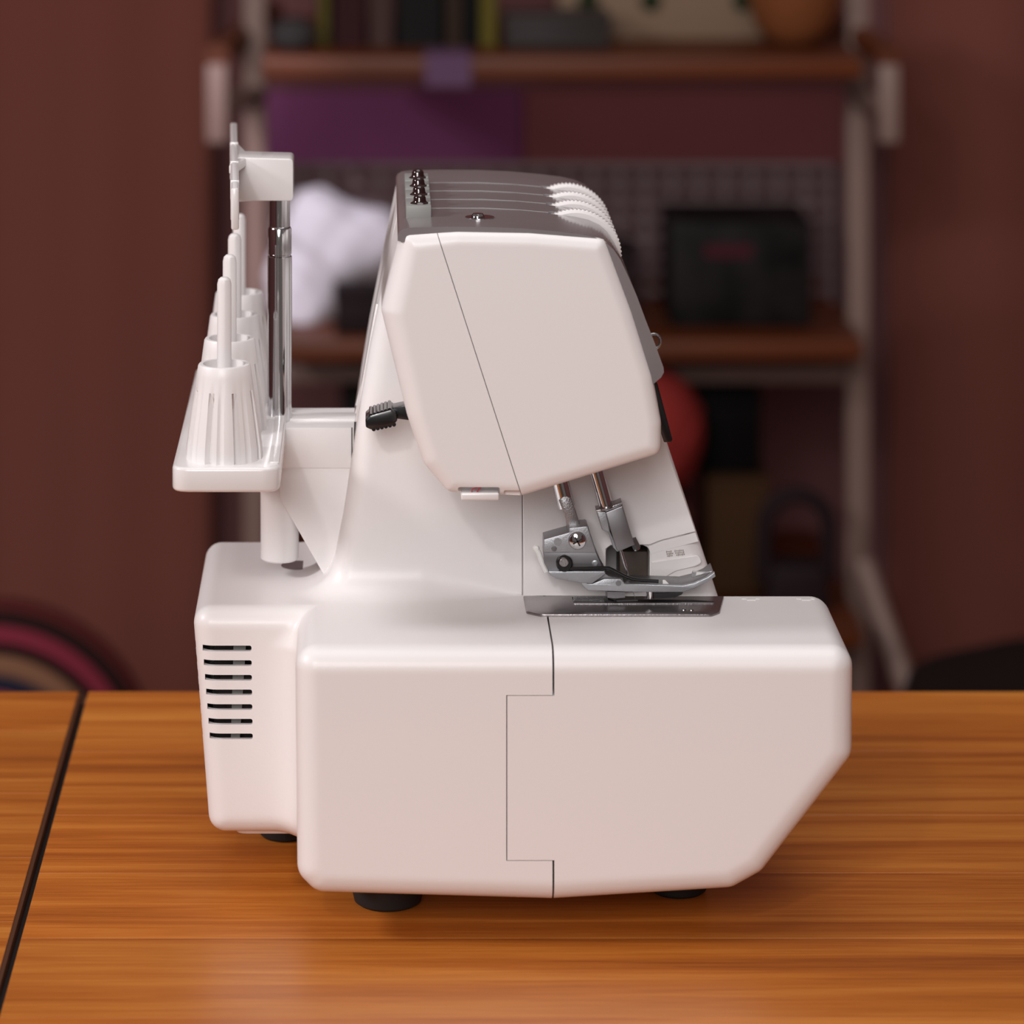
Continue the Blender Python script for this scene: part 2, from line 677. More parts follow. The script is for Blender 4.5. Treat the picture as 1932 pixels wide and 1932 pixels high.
def f_head(x, y, z):
    d2 = sdpoly(x, z, head_i) - 4.5
    # behind the lip the housing steps in under the grey cover
    d2 = d2 + 5.0 * np.clip((y - 16) / 5, 0, 1) * np.clip((x - 70) / 22, 0, 1) * np.clip((z - 248) / 10, 0, 1)
    a = ext(d2, y, 12, 93, 6 + 6 * np.clip((35 - x) / 35, 0, 1))
    # bigger roll on the rear side
    lft = (-(x - 1.6) * 0.955 - (z - 271) * -0.297)
    return a


head_me = snet(f_head, (-2, 10, 190), (128, 95, 314), 1.15, MO, 'head')
pa, pb = Vector((*g(822, 432, 12)[:1], 0, g(822, 432, 12)[1])), Vector((g(985, 938, 12)[0], 0, g(985, 938, 12)[1]))
dirv = (pb - pa).normalized()
nrm = Vector((dirv.z, 0, -dirv.x))     # points to +X? fixed below
if nrm.x < 0:
    nrm = -nrm


def half(me, pt, n, name):
    bm = bmesh.new()
    bm.from_mesh(me)
    geom = bm.verts[:] + bm.edges[:] + bm.faces[:]
    r = bmesh.ops.bisect_plane(bm, geom=geom, plane_co=(Vector(pt) - Vector(MO)) * S, plane_no=n, clear_inner=True)
    ed = [e for e in r['geom_cut'] if isinstance(e, bmesh.types.BMEdge)]
    bmesh.ops.holes_fill(bm, edges=[e for e in bm.edges if e.is_boundary], sides=0)
    out = bpy.data.meshes.new(name)
    bm.to_mesh(out)
    bm.free()
    return out


face_me = half(head_me, pa + nrm * 0.16, nrm, 'face_cover')
arm_me = half(head_me, pa - nrm * 0.16, -nrm, 'arm_cover')
cut = MB()
q = [g(864.5, 933.5, 12), g(943, 919.5, 12)]
cut.prism(rpoly([(q[0][0], q[0][1] - 4), (q[1][0], q[0][1] - 4), (q[1][0], q[1][1]), (q[0][0], q[1][1])], [0, 0, 1, 1], 4), 5, 20, 'Y')
q2 = [g(951, 936, 12), g(981, 926, 12)]
cut.prism(rpoly([(q2[0][0], q2[0][1] - 4), (q2[1][0], q2[0][1] - 4), (q2[1][0], q2[1][1]), (q2[0][0], q2[1][1])], [0, 0, .6, .6], 3), 5, 17, 'Y')
arm_me = boolean(arm_me, cut.mesh(), 'DIFFERENCE')
arm = link('arm_cover', arm_me, W, root, angle=50)
face = link('face_cover', face_me, W, root, angle=50)

# thread cutter tab with red scribble above
b = MB()
t0, t1 = g(870, 943.5, 12), g(941.5, 930, 12)
b.box(t0[0], t1[0], 11.2, 30, t0[1], t1[1], 0.7, 3)
tab = b.build('thread_cutter_tab', WG, root)
b = MB()
pth = [g(x, y, 12) for x, y in [(890, 931), (891, 924), (899, 921), (910, 917.5)]]
b.tube([(x, 13.2, z) for x, z in pth], 0.25, 6)
pth = [g(x, y, 12) for x, y in [(900, 929), (907, 921), (903, 920)]]
b.tube([(x, 13.2, z) for x, z in pth], 0.3, 6)
b.build('red_mark', M['red'], arm)

# --- grey top cover wrapping over to the front
outer = [(8.3, 307.0), (8.3, 309.6), (9.0, 311.2), (11, 312.4), (15, 313.0), (30, 313.3), (48, 313.2), (64, 312.5), (79, 311.2), (89, 310.0), (95.5, 308.6), (100.3, 306.4),
         (103.9, 303.2), (107.0, 298.6), (110.2, 291.8), (114.2, 282.6), (118, 272.3), (122.2, 261.5), (126.0, 251.0), (126.2, 248.8), (125.0, 246.6), (121.5, 243.6)]
inner = [(117.5, 245), (111, 268), (103, 288), (97, 297), (90, 302), (77, 305), (48, 306), (14, 306)]
b = MB()
b.prism(outer + inner, 15.0, 188, 'Y')
cme = b.mesh()
cut = MB()
dial_y = [68, 94, 120, 146]
for y in dial_y:
    cut.box(77.5, 130, y - 3.9, y + 3.9, 284, 330)
    cut.box(22, 77.3, y - 0.45, y + 0.45, 310.6, 330)
cme = boolean(cme, cut.mesh(), 'DIFFERENCE')
top = link('top_cover', cme, M['grey'], root, angle=28)

# tension dials
for y in dial_y:
    b = MB()
    b.lathe([(15, 0), (19.6, 0), (20.4, 0.5), (20.8, 1.0), (20.8, 4.6), (20.4, 5.0), (19.6, 5.5), (15, 5.5)], (89.6, y - 2.75, 291.9), (0, 1, 0), 144,
            mod=lambda i, h: (1.03 if (i % 2 == 0 and 0.9 < h < 4.7) else 1.0))
    d = b.build('tension_dial', WG, root, angle=20)
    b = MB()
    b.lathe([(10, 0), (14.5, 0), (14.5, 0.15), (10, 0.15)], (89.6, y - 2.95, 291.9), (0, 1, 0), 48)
    b.build('dial_shade_disc', M['dark'], d)  # flat dark disc, shade of the dial's hollow put into its colour

# thread guide blocks with dark domes
for i, y in enumerate(dial_y):
    b = MB()
    xa, xb = 12.2, 23.6
    b.box(xa, xb, y - 25.5, y - 2.5, 311.5, 318.2, 0.5, 2)
    blk = b.build('thread_guide_block', M['ltgrey'], root)
    b = MB()
    prof = [(4.3, 0), (4.1, 0.35), (3.2, 0.9), (2.9, 1.6), (2.75, 2.8), (2.2, 3.8), (1.2, 4.4), (0, 4.6)]
    b.lathe(prof, (18.4, y - 17.5, 318.1), (0, 0, 1), 24)
    b.build('tension_button', M['dome'], blk)
    b = MB()
    b.box(22.2, 23.4, y - 21, y - 15, 318.0, 319.2, 0.3)
    b.build('guide_lip', M['ltgrey'], blk)
# thin light grey lines along the thread grooves
for y in dial_y:
    b = MB()
    b.tube([(24, y - 0.3, 313.2), (48, y - 0.3, 313.3), (62, y - 0.3, 312.6), (77.5, y - 0.3, 311.3)], 0.22, 6)
    b.build('groove_edge', M['ltgrey'], top)

# adjuster screw on top
b = MB()
sx, sy = gz(905, 410, 313.2)
b.lathe([(0, 0), (6.6, 0), (6.6, 0.3), (0, 0.3)], (sx, sy, 313.15), (0, 0, 1), 32)
adj = b.build('adjuster_recess', M['chrome'], root)
b = MB()
b.lathe([(0, 0), (2.9, 0), (3.0, 0.6), (2.3, 1.6), (0, 1.9)], (sx - 0.8, sy, 313.4), (0, 0, 1), 24)
b.build('adjuster_screw', M['chrome'], adj)

# thread ring on the front panel
b = MB()
cx, cz = g(1233, 644, 60)
pts = [(cx + 3.3 * math.cos(a), 60, cz + 3.3 * math.sin(a)) for a in [2 * math.pi * k / 24 for k in range(25)]]
b.tube(pts, 0.75, 10)
b.build('thread_ring', M['steel'], root)

# black lamp cover below the grey panel
b = MB()
b.prism(rpoly(G([(1222, 700), (1236, 712), (1264, 816), (1261, 821), (1248, 821), (1230, 760)], 60), [0.5, 0.5, 1, 1, .5, .5], 3), 45, 86, 'Y', 0.5)
b.build('lamp_cover', M['black'], root)

# lifter lever behind the head
Yl = 66


def Z5(x, y):
    return (640 + x / 2.76, 680 + y / 2.76)


b = MB()
b.prism(G([Z5(*p) for p in [(280, 247), (400, 222), (410, 318), (290, 303)]], Yl), 66, 76, 'Y', 0.4)
lever = b.build('lifter_lever', M['black'], root)
b = MB()
b.prism(rpoly(G([Z5(*p) for p in [(136, 300), (160, 278), (270, 246), (296, 262), (303, 305), (285, 326), (165, 352), (138, 340)]], Yl), 1.2, 3), 62, 80, 'Y', 0.8)
b.build('lever_grip', M['black'], lever)
for k in range(6):
    for (p, q) in (((165, 280), (262, 250)), ((180, 350), (285, 326))):
        x, y = Z5(p[0] + (q[0] - p[0]) * k / 5, p[1] + (q[1] - p[1]) * k / 5)
        X, Zz = g(x, y, Yl)
        b = MB()
        b.rod((X, 62.5, Zz), (X, 79.5, Zz), 0.95, n=10)
        b.build('grip_rib', M['black'], lever)

# --- plate on the column under the head, label panel
b = MB()
b.prism(G([(986.5, 920), (1100, 860), (1238, 790), (1312.5, 1003), (1246, 1020), (1226, 1028), (1152, 1029), (1143, 1036), (1143, 1124.5), (988.5, 1124.5)], 90), 90.2, 93.2, 'Y', 0.25, 1)
b.build('side_plate', W, root)
b = MB()
b.prism(rpoly(G([(1229, 1061), (1318, 1047), (1325, 1062), (1310, 1069), (1275, 1077), (1258, 1087), (1250, 1094), (1227, 1094)], 91.5), [0.3, 2, 2, 3, 6, 4, 1, .3], 3), 91.2, 93, 'Y', 0.2, 1)
lab = b.build('guard_panel', WG, root)
for r, (ya, segs) in enumerate([(1041.5, [(1257, 1268), (1273, 1291)]), (1045.5, [(1258, 1271), (1274, 1292)]), (1049.5, [(1259, 1270), (1276, 1293)])]):
    for xa, xb in segs:
        b = MB()
        n = max(3, int((xb - xa) / 2.6))
        for k in range(n):
            xx = xa + (xb - xa) * k / n
            yy = ya - (xx - 1257) * 0.10
            X, Zz = g(xx, yy, 91.6)
            h = 0.28 if (k * 7 + r) % 3 else 0.45
            b.box(X, X + 0.40, 91.75, 92.3, Zz - h, Zz + h)
        b.build('print', M['ink'], lab)
b = MB()
b.prism(G([(1224, 1029), (1312, 1004.5), (1318, 1022), (1227, 1046)], 91.5), 91.9, 93, 'Y', 0.1, 1)
b.build('guard_strip', W, root)

b = MB()
p0, p1 = g(984.6, 925, 90), g(986.2, 1124, 90)
b.box(p0[0], p1[0], 91.0, 93.2, p1[1], p0[1])
b.build('plate_seam', M['grey'], root)

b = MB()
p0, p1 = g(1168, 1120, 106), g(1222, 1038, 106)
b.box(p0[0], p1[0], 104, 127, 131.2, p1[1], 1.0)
b.build('recess_shade_block', M['recess_shade'], root)  # dark block added so the recess reads as shaded

# --- needle plate
ZP = 131.2
b = MB()
npl = [gz(px, py, ZP) for px, py in [(987.5, 1124.5), (1365.5, 1124.5), (1358, 1153), (1342, 1159), (1020, 1159), (993, 1153)]]
b.prism(rpoly(npl, [0, 0, 3, 3, 6, 3], 5), 129.3, ZP, 'Z', 0.35, 2)
plate = b.build('needle_plate', M['plate'], root)


def z4(x, y):
    return (960 + x / 4.6, 1100 + y / 4.6)


def plate_piece(name, zp, z0, z1, m, bev=0.0):
    b = MB()
    b.prism([gz(*z4(*p), z1) for p in zp], z0, z1, 'Z', bev, 1)
    return b.build(name, m, plate)


plate_piece('plate_slot', [(548, 122), (830, 118), (915, 148), (1200, 143), (1600, 146), (1780, 158), (1780, 176), (565, 176)], ZP - 0.2, ZP + 0.05, M['dark'])
for yy in (128, 142, 158):
    b = MB()
    xa, yw = gz(*z4(560, yy), ZP)
    xb, _ = gz(*z4(860, yy), ZP)
    n = 26
    pts = [(xa, ZP - 0.3)]
    for k in range(n):
        u = xa + (xb - xa) * k / n
        pts += [(u, ZP + 0.2), (u + (xb - xa) / n * 0.8, ZP + 0.85)]
    pts += [(xb, ZP - 0.3)]
    b.prism(pts, yw - 0.9, yw + 0.9, 'Y')
    b.build('feed_dog', M['steel'], plate, smooth=False)
plate_piece('stitch_tongue', [(560, 168), (1200, 166), (1780, 166), (1780, 174), (565, 177)], ZP, ZP + 0.35, M['steel'])
plate_piece('thread_finger', [(820, 132), (905, 158), (930, 140), (1120, 138), (1120, 144), (935, 150), (900, 170), (830, 150)], ZP, ZP + 0.7, M['dksteel'])
for xx, yy, r in ((470, 246, 4.2),):
    X, Y = gz(*z4(xx, yy), ZP)
    b = MB()
    b.lathe([(0, 0), (r, 0), (r, 0.12), (0, 0.12)], (X, Y, ZP - 0.05), (0, 0, 1), 24)
    b.build('plate_screw', M['dksteel'], plate)
for xx, yy in ((1517, 234), (1583, 236)):
    X, Y = gz(*z4(xx, yy), ZP)
    b = MB()
    b.lathe([(0, 0), (1.2, 0), (1.1, 0.3), (0.6, 0.55), (0, 0.6)], (X, Y, ZP), (0, 0, 1), 16)
    b.build('plate_pin', M['chrome'], plate)
# guide marks printed on the bed
for xa in (1399, 1503):
    b = MB()
    p0 = gz(xa, 1129.6, 130.2)
    p1 = gz(xa + 33, 1126.6, 130.2)
    b.box(p0[0], p1[0], p0[1], p1[1] - 0.5, 129.9, 130.2)
    p0 = gz(xa + 10, 1131.8, 130.2)
    p1 = gz(xa + 26, 1129.6, 130.2)
    b.box(p0[0], p1[0], p0[1], p1[1], 129.9, 130.25)
    b.build('guide_mark', M['clear'], cover)

# --- presser foot, needle bar
YF = 66.0


def z6(x, y, Y=YF):
    return g(960 + x / 4.391, 860 + y / 4.391, Y)


def Z6(pts, Y=YF):
    return [z6(x, y, Y) for x, y in pts]


def p6(x, y, Y):
    a = z6(x, y, Y)
    return (a[0], Y, a[1])


# presser bar
b = MB()
b.rod(p6(405, 120, 76), p6(478, 420, 76), 4.0, n=32)
pbar = b.build('presser_bar', M['chrome'], root)
b = MB()
b.prism(Z6([(415, 372), (440, 345), (480, 335), (515, 350), (530, 385), (592, 580), (600, 640), (490, 660), (470, 520), (440, 440)], 71.5), 71.3, 77, 'Y', 0.3)
b.build('bar_flat', M['steel'], pbar)

# ankle / holder
b = MB()
b.prism(rpoly(Z6([(290, 695), (500, 636), (500, 600), (640, 585), (654, 590), (722, 800), (290, 800)]), 0.4, 2), YF, 80, 'Y', 0.3)
foot = b.build('presser_foot', M['zinc'], root)
foot['label'] = 'metal presser foot with black wire and round screw'
b = MB()
b.prism(rpoly(Z6([(288, 796), (722, 796), (770, 915), (790, 950), (800, 962), (330, 962), (296, 900)]), 0.4, 2), YF + 1.6, 80, 'Y', 0.2)
b.build('holder_web', M['dksteel'], foot)
b = MB()
b.prism(rpoly(Z6([(318, 955), (792, 955), (803, 975), (690, 1058), (590, 1050), (400, 1018), (345, 990)]), 0.5, 2), YF - 0.4, 80, 'Y', 0.35)
b.build('holder_arm', M['zinc'], foot)
# round parts
b = MB()
b.lathe([(4.15, 0), (4.15, 0.5), (3.6, 1.5), (2.2, 2.2), (0, 2.5)], p6(567, 700, YF + 0.2), (0, -1, 0), 32)
scr = b.build('clamp_screw', M['chrome'], foot)
b = MB()
for a in (0.5, 0.5 + math.pi / 2):
    X, Y, Zz = p6(567, 700, YF)
    dx, dz = math.cos(a), math.sin(a)
    pts = [(X + dx * 2.3 - dz * .35, Zz + dz * 2.3 + dx * .35), (X + dx * 2.3 + dz * .35, Zz + dz * 2.3 - dx * .35),
           (X - dx * 2.3 + dz * .35, Zz - dz * 2.3 - dx * .35), (X - dx * 2.3 - dz * .35, Zz - dz * 2.3 + dx * .35)]
    b.prism(pts, YF - 2.45, YF - 1.5, 'Y')
b.build('screw_cross', M['dark'], scr)
b = MB()
b.lathe([(1.25, 0), (1.15, 0.5), (0, 0.6)], p6(375, 770, YF + 0.1), (0, -1, 0), 20)
b.build('small_screw', M['dksteel'], foot)
b = MB()
b.lathe([(1.6, 0), (1.75, 0), (1.75, 0.15), (1.6, 0.15)], p6(405, 712, YF + 0.05), (0, -1, 0), 24)
b.build('moulding_ring', M['zinc'], foot)
b = MB()
b.lathe([(1.55, 0), (1.5, 0.5), (0.9, 0.7), (0.9, 0.5), (0, 0.5)], p6(715, 890, YF + 1.7), (0, -1, 0), 20)
b.build('rivet', M['zinc'], foot)
b = MB()
b.lathe([(3.8, 0), (3.8, 2.6), (3.2, 3.3), (2.2, 3.3)], p6(458, 880, YF + 1.7), (0, -1, 0), 32)
kb = b.build('wire_boss', M['black'], foot)
b = MB()
b.lathe([(2.1, 0), (2.1, 0.9), (1.8, 1.2), (0, 1.2)], p6(456, 880, YF - 1.4), (0, -1, 0), 28)
b.build('boss_pin', M['steel'], kb)
# black wire
b = MB()
b.tube([p6(430, 935, YF - 0.6), p6(620, 935, YF - 0.6), p6(780, 928, YF - 0.2), p6(825, 930, YF + 0.3), p6(870, 950, YF + 1), p6(960, 995, YF + 2.5), p6(1020, 1018, YF + 3.5), p6(1100, 1030, YF + 4), p6(1240, 1040, YF + 4)], 0.85, 10)
b.build('black_wire', M['black'], foot)
# white lever peg at the back
b = MB()
b.tube([p6(222, 765, 72), p6(245, 800, 72), p6(275, 890, 72), p6(310, 960, 72)], 1.3, 10)
b.lathe([(0, -1.5), (1.1, -1.2), (1.6, 0), (1.1, 1.2), (0, 1.5)], p6(226, 765, 72), (0, 1, 0), 16)
b.build('release_peg', M['clear'], foot)
# sole
sole_near = [(600, 1032), (622, 1022), (648, 1058), (690, 1062), (790, 1020), (925, 1020), (945, 1038), (960, 1062), (1100, 1066), (1440, 1076), (1540, 1055), (1640, 1010), (1705, 965), (1714, 1000),
             (1640, 1050), (1540, 1098), (1440, 1130), (1100, 1130), (655, 1114), (606, 1072)]
b = MB()
b.prism(Z6(sole_near), YF, YF + 2.2, 'Y', 0.3)
sole = b.build('sole', M['zinc'], foot)
b = MB()
# sole floor behind the near rail
b.prism(Z6([(800, 1085), (960, 1078), (1100, 1080), (1440, 1090), (1540, 1066), (1640, 1022), (1700, 978), (1712, 1000), (1640, 1048), (1540, 1096), (1440, 1128), (800, 1122)]), YF + 2, 86, 'Y', 0.3)
b.build('sole_floor', M['dksteel'], foot)
b = MB()
b.prism(Z6([(700, 1030), (800, 990), (830, 1010), (950, 1045), (950, 1100), (700, 1100)]), YF + 3, 80, 'Y', 0.3)
b.build('sole_hinge', M['dksteel'], foot)
b = MB()
b.lathe([(1.25, 0), (1.25, 0.4), (0.7, 0.4), (0.7, 0.2), (0, 0.2)], p6(908, 1055, YF + 0.1), (0, -1, 0), 20)
b.build('hinge_pin', M['dksteel'], foot)
b = MB()
b.prism(Z6([(1510, 1005), (1522, 958), (1640, 962), (1690, 952), (1690, 962), (1520, 1010)], YF + 6), YF + 6, YF + 7, 'Y', 0.1, 1)
mk = b.build('marker_plate', M['steel'], foot)
b = MB()
b.prism(Z6([(1550, 990), (1555, 965), (1625, 968), (1590, 982)], YF + 5.9), YF + 5.8, YF + 6, 'Y')
b.build('marker_patch', M['clear'], mk)
b = MB()
b.prism(Z6([(1275, 1060), (1275, 1030), (1295, 1030), (1325, 1060)], YF + 2.5), YF + 2.3, YF + 3.0, 'Y')
b.build('marker_arrow', M['clear'], foot)
# below the sole: knife block and pins
b = MB()
b.prism(Z6([(1150, 1135), (1440, 1125), (1430, 1140), (1370, 1165), (1150, 1175)], 74), 72, 84, 'Y')
b.build('knife_block', M['black'], foot)
b = MB()
b.rod(p6(1170, 1120, 70), p6(1172, 1180, 70), 1.6, n=16)
b.build('foot_pin', M['chrome'], foot)
b = MB()
b.prism(Z6([(815, 1115), (960, 1118), (960, 1165), (880, 1172), (815, 1165)], 76), 74, 80, 'Y')
b.build('foot_rear_block', M['dksteel'], foot)

# needle bar, clamp, needle
b = MB()
b.rod(p6(695, 20, 78), p6(815, 450, 78), 3.3, n=32)
nb = b.build('needle_bar', M['chrome'], root)
b = MB()
ax = Vector(p6(815, 440, 78)) - Vector(p6(735, 165, 78))
b.lathe([(3.3, 0), (4.9, 0), (4.9, 0.8), (3.3, 0.8)], p6(805, 415, 78), ax, 32)
b.build('bar_washer', M['steel'], nb)
b = MB()
b.prism(rpoly(Z6([(800, 472), (942, 415), (950, 440), (1042, 738), (918, 792), (895, 785), (868, 700)], 72), 0.4, 2), 72, 84, 'Y', 0.4)
nc = b.build('needle_clamp', M['dksteel'], root)
b = MB()
b.prism(rpoly(Z6([(725, 462), (805, 440), (840, 630), (915, 793), (898, 797), (862, 760), (825, 632), (772, 612)], 74), 0.5, 2), 74, 84, 'Y', 0.6)
b.build('clamp_side', M['zinc'], nc)
b = MB()
b.prism(Z6([(722, 450), (800, 440), (935, 385), (945, 412), (800, 470), (728, 468)], 74), 74, 83, 'Y', 0.3)
b.build('clamp_top', M['steel'], nc)
b = MB()
b.rod(p6(1025, 690, 78), p6(1062, 765, 78), 2.0, n=6)
b.build('set_screw', M['dksteel'], nc)
b = MB()
b.rod(p6(1050, 745, 78), p6(1066, 778, 78), 1.6, n=6)
b.build('set_screw_tip', M['chrome'], nc)
b = MB()
b.rod(p6(925, 780, 78), p6(968, 925, 78), 0.8, n=12)
b.rod(p6(968, 925, 78), p6(1052, 1200, 78), 0.5, 0.12, n=12)
b.build('needle', M['chrome'], root)

# --- rear bracket, spool stand, telescopic pole
b = MB()
b.prism(rpoly(G([(529, 812), (545, 807), (668, 807), (668, 884), (527, 884)], 111), [1.5, 2, 0, 0, 0], 3), 111, 156, 'Y', 0.8)
br = b.build('stand_bracket', W, root)
b = MB()
b.prism(rpoly(G([(527, 880), (668, 880), (664, 960), (652, 1030), (634, 1070), (612, 1087), (527, 938)], 112), [0, 0, 0, 4, 5, 2, 0], 4), 112, 156, 'Y', 0.5)
b.build('bracket_gusset', W, br)
b = MB()
b.box(-46, -11, 126, 141, 203, 204.6, 0.4)
b.build('bracket_rib', W, br)
# seam between bracket and column
b = MB()
X, Zz = g(664, 870, 111)
b.box(X - 0.25, X + 0.25, 110.7, 156.4, Zz, 203.6)
b.build('bracket_seam', M['dark'], br)

b = MB()
b.prism(rpoly([(-92, 17), (-44, 17), (-44, 243), (-92, 243)], 8, 6), 195, 206, 'Z', 1.5, 3)
stand = b.build('spool_stand', WG, root)
b = MB()
b.box(-49, -44.6, 26, 234, 205.9, 206.6, 0.2)
b.build('stand_rail', WG, stand)
b = MB()
b.rod((-47, 129, 137.5), (-47, 129, 196), 9.0, 9.2, n=40, bev=0.8)
b.build('stand_socket', W, stand)
# storage hole in the rear housing: flat grey disc coloured as its shade
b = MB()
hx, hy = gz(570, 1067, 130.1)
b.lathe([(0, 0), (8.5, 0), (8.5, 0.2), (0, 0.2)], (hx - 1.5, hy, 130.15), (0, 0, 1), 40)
b.build('hole_shade_disc', M['grey'], body)

NSEG = 96


def cone_mod(i, h):
    return 1.0


for py_ in (39, 99, 159, 219):
    b = MB()
    H = 42.0
    # conical holder: outer wall with raised ribs and sunk slots
    t = bmesh.new()
    prof = [(17.3, 0), (17.0, 6), (15.6, 16), (14.4, 24), (13.2, 31), (12.4, 37), (11.8, 41.2), (11.3, H), (9.6, H), (9.4, 30), (9.3, 26)]
    rings = []
    for k, (r, h) in enumerate(prof):
        ring = []
        for i in range(NSEG):
            a = 2 * math.pi * (i + 0.5) / NSEG
            rr = r
            ph = (i - 65) % 12
            if k <= 4:
                dep = 0.55 if k < 4 else 0.3
                if ph in (5, 6):
                    rr = r - dep * (1.0 if k else 0.9)
            sph = (i - 65) % 12
            if k <= 3 and sph < 2:
                rr = r - 3.2
            ring.append(t.verts.new((-69.5 + rr * math.cos(a), py_ + rr * math.sin(a), 206 + h)))
        rings.append(ring)
    for A, Bq in zip(rings, rings[1:]):
        for i in range(NSEG):
            j = (i + 1) % NSEG
            t.faces.new((A[i], A[j], Bq[j], Bq[i]))
    t.faces.new(rings[0][::-1])
    t.faces.new(rings[-1])
    bmesh.ops.recalc_face_normals(t, faces=t.faces[:])
    b.merge(t)
    b.build('spool_cone', W, stand, angle=24)
    b = MB()
    b.lathe([(3.25, 0), (3.2, 52), (2.7, 54), (1.6, 55), (0, 55.2)], (-69.5, py_, 231.8), (0, 0, 1), 24)
    b.build('spool_pin', W, stand)

b = MB()
b.lathe([(5.75, 0), (5.75, 78), (5.2, 78.4), (5.2, 78.9), (5.55, 79.2), (5.55, 91), (5.1, 92), (4.9, 92.2), (4.9, 105.5), (4.4, 106), (4.2, 106.2), (4.2, 110)], (-47, 129, 203), (0, 0, 1), 48)
b.build('telescopic_pole', M['chrome'], root, angle=25)
# thread guide bar on top
b = MB()
b.prism(rpoly(G([(447, 297), (553, 300), (553, 379), (480, 379), (450, 381)], 118), [0.5, 2, 2, 3, .5], 4), 118, 140, 'Y', 1.0, 3)
guide = b.build('thread_guide_arm', WG, root)
b = MB()
t = bmesh.new()
pa_, pb_ = Vector((-63.8, 17, 0)), Vector((-73.0, 236, 0))
dv = (pb_ - pa_).normalized()
nv = Vector((dv.y, -dv.x, 0))
pl = []
for p, sgn in ((pa_, 1), (pb_, 1), (pb_, -1), (pa_, -1)):
    q = p + nv * 1.75 * sgn
    pl.append((q.x, q.y))
b.prism(rpoly(pl, 1.2, 3), 311.5, 330, 'Z', 0.8, 2)
b.build('thread_guide_bar', WG, guide)
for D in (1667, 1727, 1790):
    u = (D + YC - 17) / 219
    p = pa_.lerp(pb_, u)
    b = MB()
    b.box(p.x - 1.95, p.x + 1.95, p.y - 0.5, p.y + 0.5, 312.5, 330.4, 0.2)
    b.build('notch_highlight', M['white_gloss'], guide)  # raised rib stands for the bright highlight at each notch
b = MB()
pm = pa_.lerp(pb_, 0.52)
b.prism([(pm.x - 1, 95), (pm.x + 1.5, 92), (pm.x + 6, 118.5), (-50, 121), (-50, 139), (pm.x + 5, 142), (pm.x + 0.5, 168), (pm.x - 1.5, 166)], 325, 329.0, 'Z', 0.6, 2)
b.build('guide_web', WG, guide)

# --- ridges on the column's rear face
for k in range(3):
    b = MB()
    off = k * 6.0
    b.prism([(-0.4 - 1.0, 262 - k * 8), (-10.4 - 0.9, 207), (-9.0, 207), (0.8, 262 - k * 8)], 108 + off * 3, 111 + off * 3, 'Y', 0.3)
    b.build('rear_rib', WG, root)

# --- feet and bottom details
for fx, fy, r in ((4, 57, 16.5), (137, 72, 14), (-45, 150, 13), (120, 170, 13)):
    b = MB()
    b.lathe([(r * 0.82, 0), (r * 0.92, 1.2), (r, 6.5), (r, 27.5)], (fx, fy, 0), (0, 0, 1), 40)
    b.build('rubber_foot', M['rubber'], root)
b = MB()
b.prism(rpoly([(-66, 80), (-20, 80), (-20, 190), (-66, 190)], 5, 4), 23.2, 28, 'Z', 0.8)
b.build('base_plate', W, root)
b = MB()
b.lathe([(0, 0), (2.2, 0.1), (3.0, 0.8), (3.0, 4.5)], (*g(978, 1705, 14)[:1], 14, 17.3), (0, 0, 1), 20)
b.build('brass_screw', M['brass'], root)

# ------------------------------------------------------------------ background: shelf rack and what is on it
def w(px, py, D):
    """pixel at distance D (m) -> world x, z"""
    return ((px - VX) * D / F, TZ + ZC / 1000 - (py - VY) * D / F)


def wy(D):
    return D + YC / 1000


RD = 4.0
rack = empty('shelf_rack', (0.19, wy(RD), 0), 'beige metal shelf rack with brown wooden shelves behind the table', 'shelf')
RO = (0.19, wy(RD), 0)


def RB():
    return B(RO, 1)


def wbox(bb, px0, px1, py0, py1, D, dep, bev=0.003):
    x0, z1 = w(px0, py0, D)
    x1_, z0 = w(px1, py1, D)
    bb.box(x0, x1_, wy(D), wy(D) + dep, z0, z1, bev)
    return bb


for px in (481, 1617):
    x, _ = w(px, 0, RD)
    b = RB()
    b.box(x - 0.0125, x + 0.0125, wy(RD) - 0.0125, wy(RD) + 0.0125, 0, 1.45, 0.003)
    b.build('post', M['rack'], rack)
xl, xr = w(481, 0, RD)[0], w(1617, 0, RD)[0]
Z1, Z2, Z3 = 0.8925, 0.598, 0.30
for zz, nm in ((Z1, 's1'), (Z2, 's2'), (Z3, 's3')):
    for k in range(3):
        b = RB()
        ya, yb = wy(3.86) + k * 0.14, wy(3.86) + k * 0.14 + 0.136
        if k == 1:
            b.box(xl + 0.0125, xr - 0.0125, ya, yb, zz - 0.022, zz, 0.003)
        else:
            b.box(xl + 0.012, xr - 0.012, ya, yb, zz - 0.022, zz, 0.003)
        b.build('shelf_board', M['shelfwood'], rack)
    if zz == Z1:
        continue
    b = RB()
    b.box(xl, xr, wy(RD) - 0.006, wy(RD) + 0.006, zz - 0.072, zz - 0.052, 0.003)
    b.build('cross_bar', M['rack'], rack)
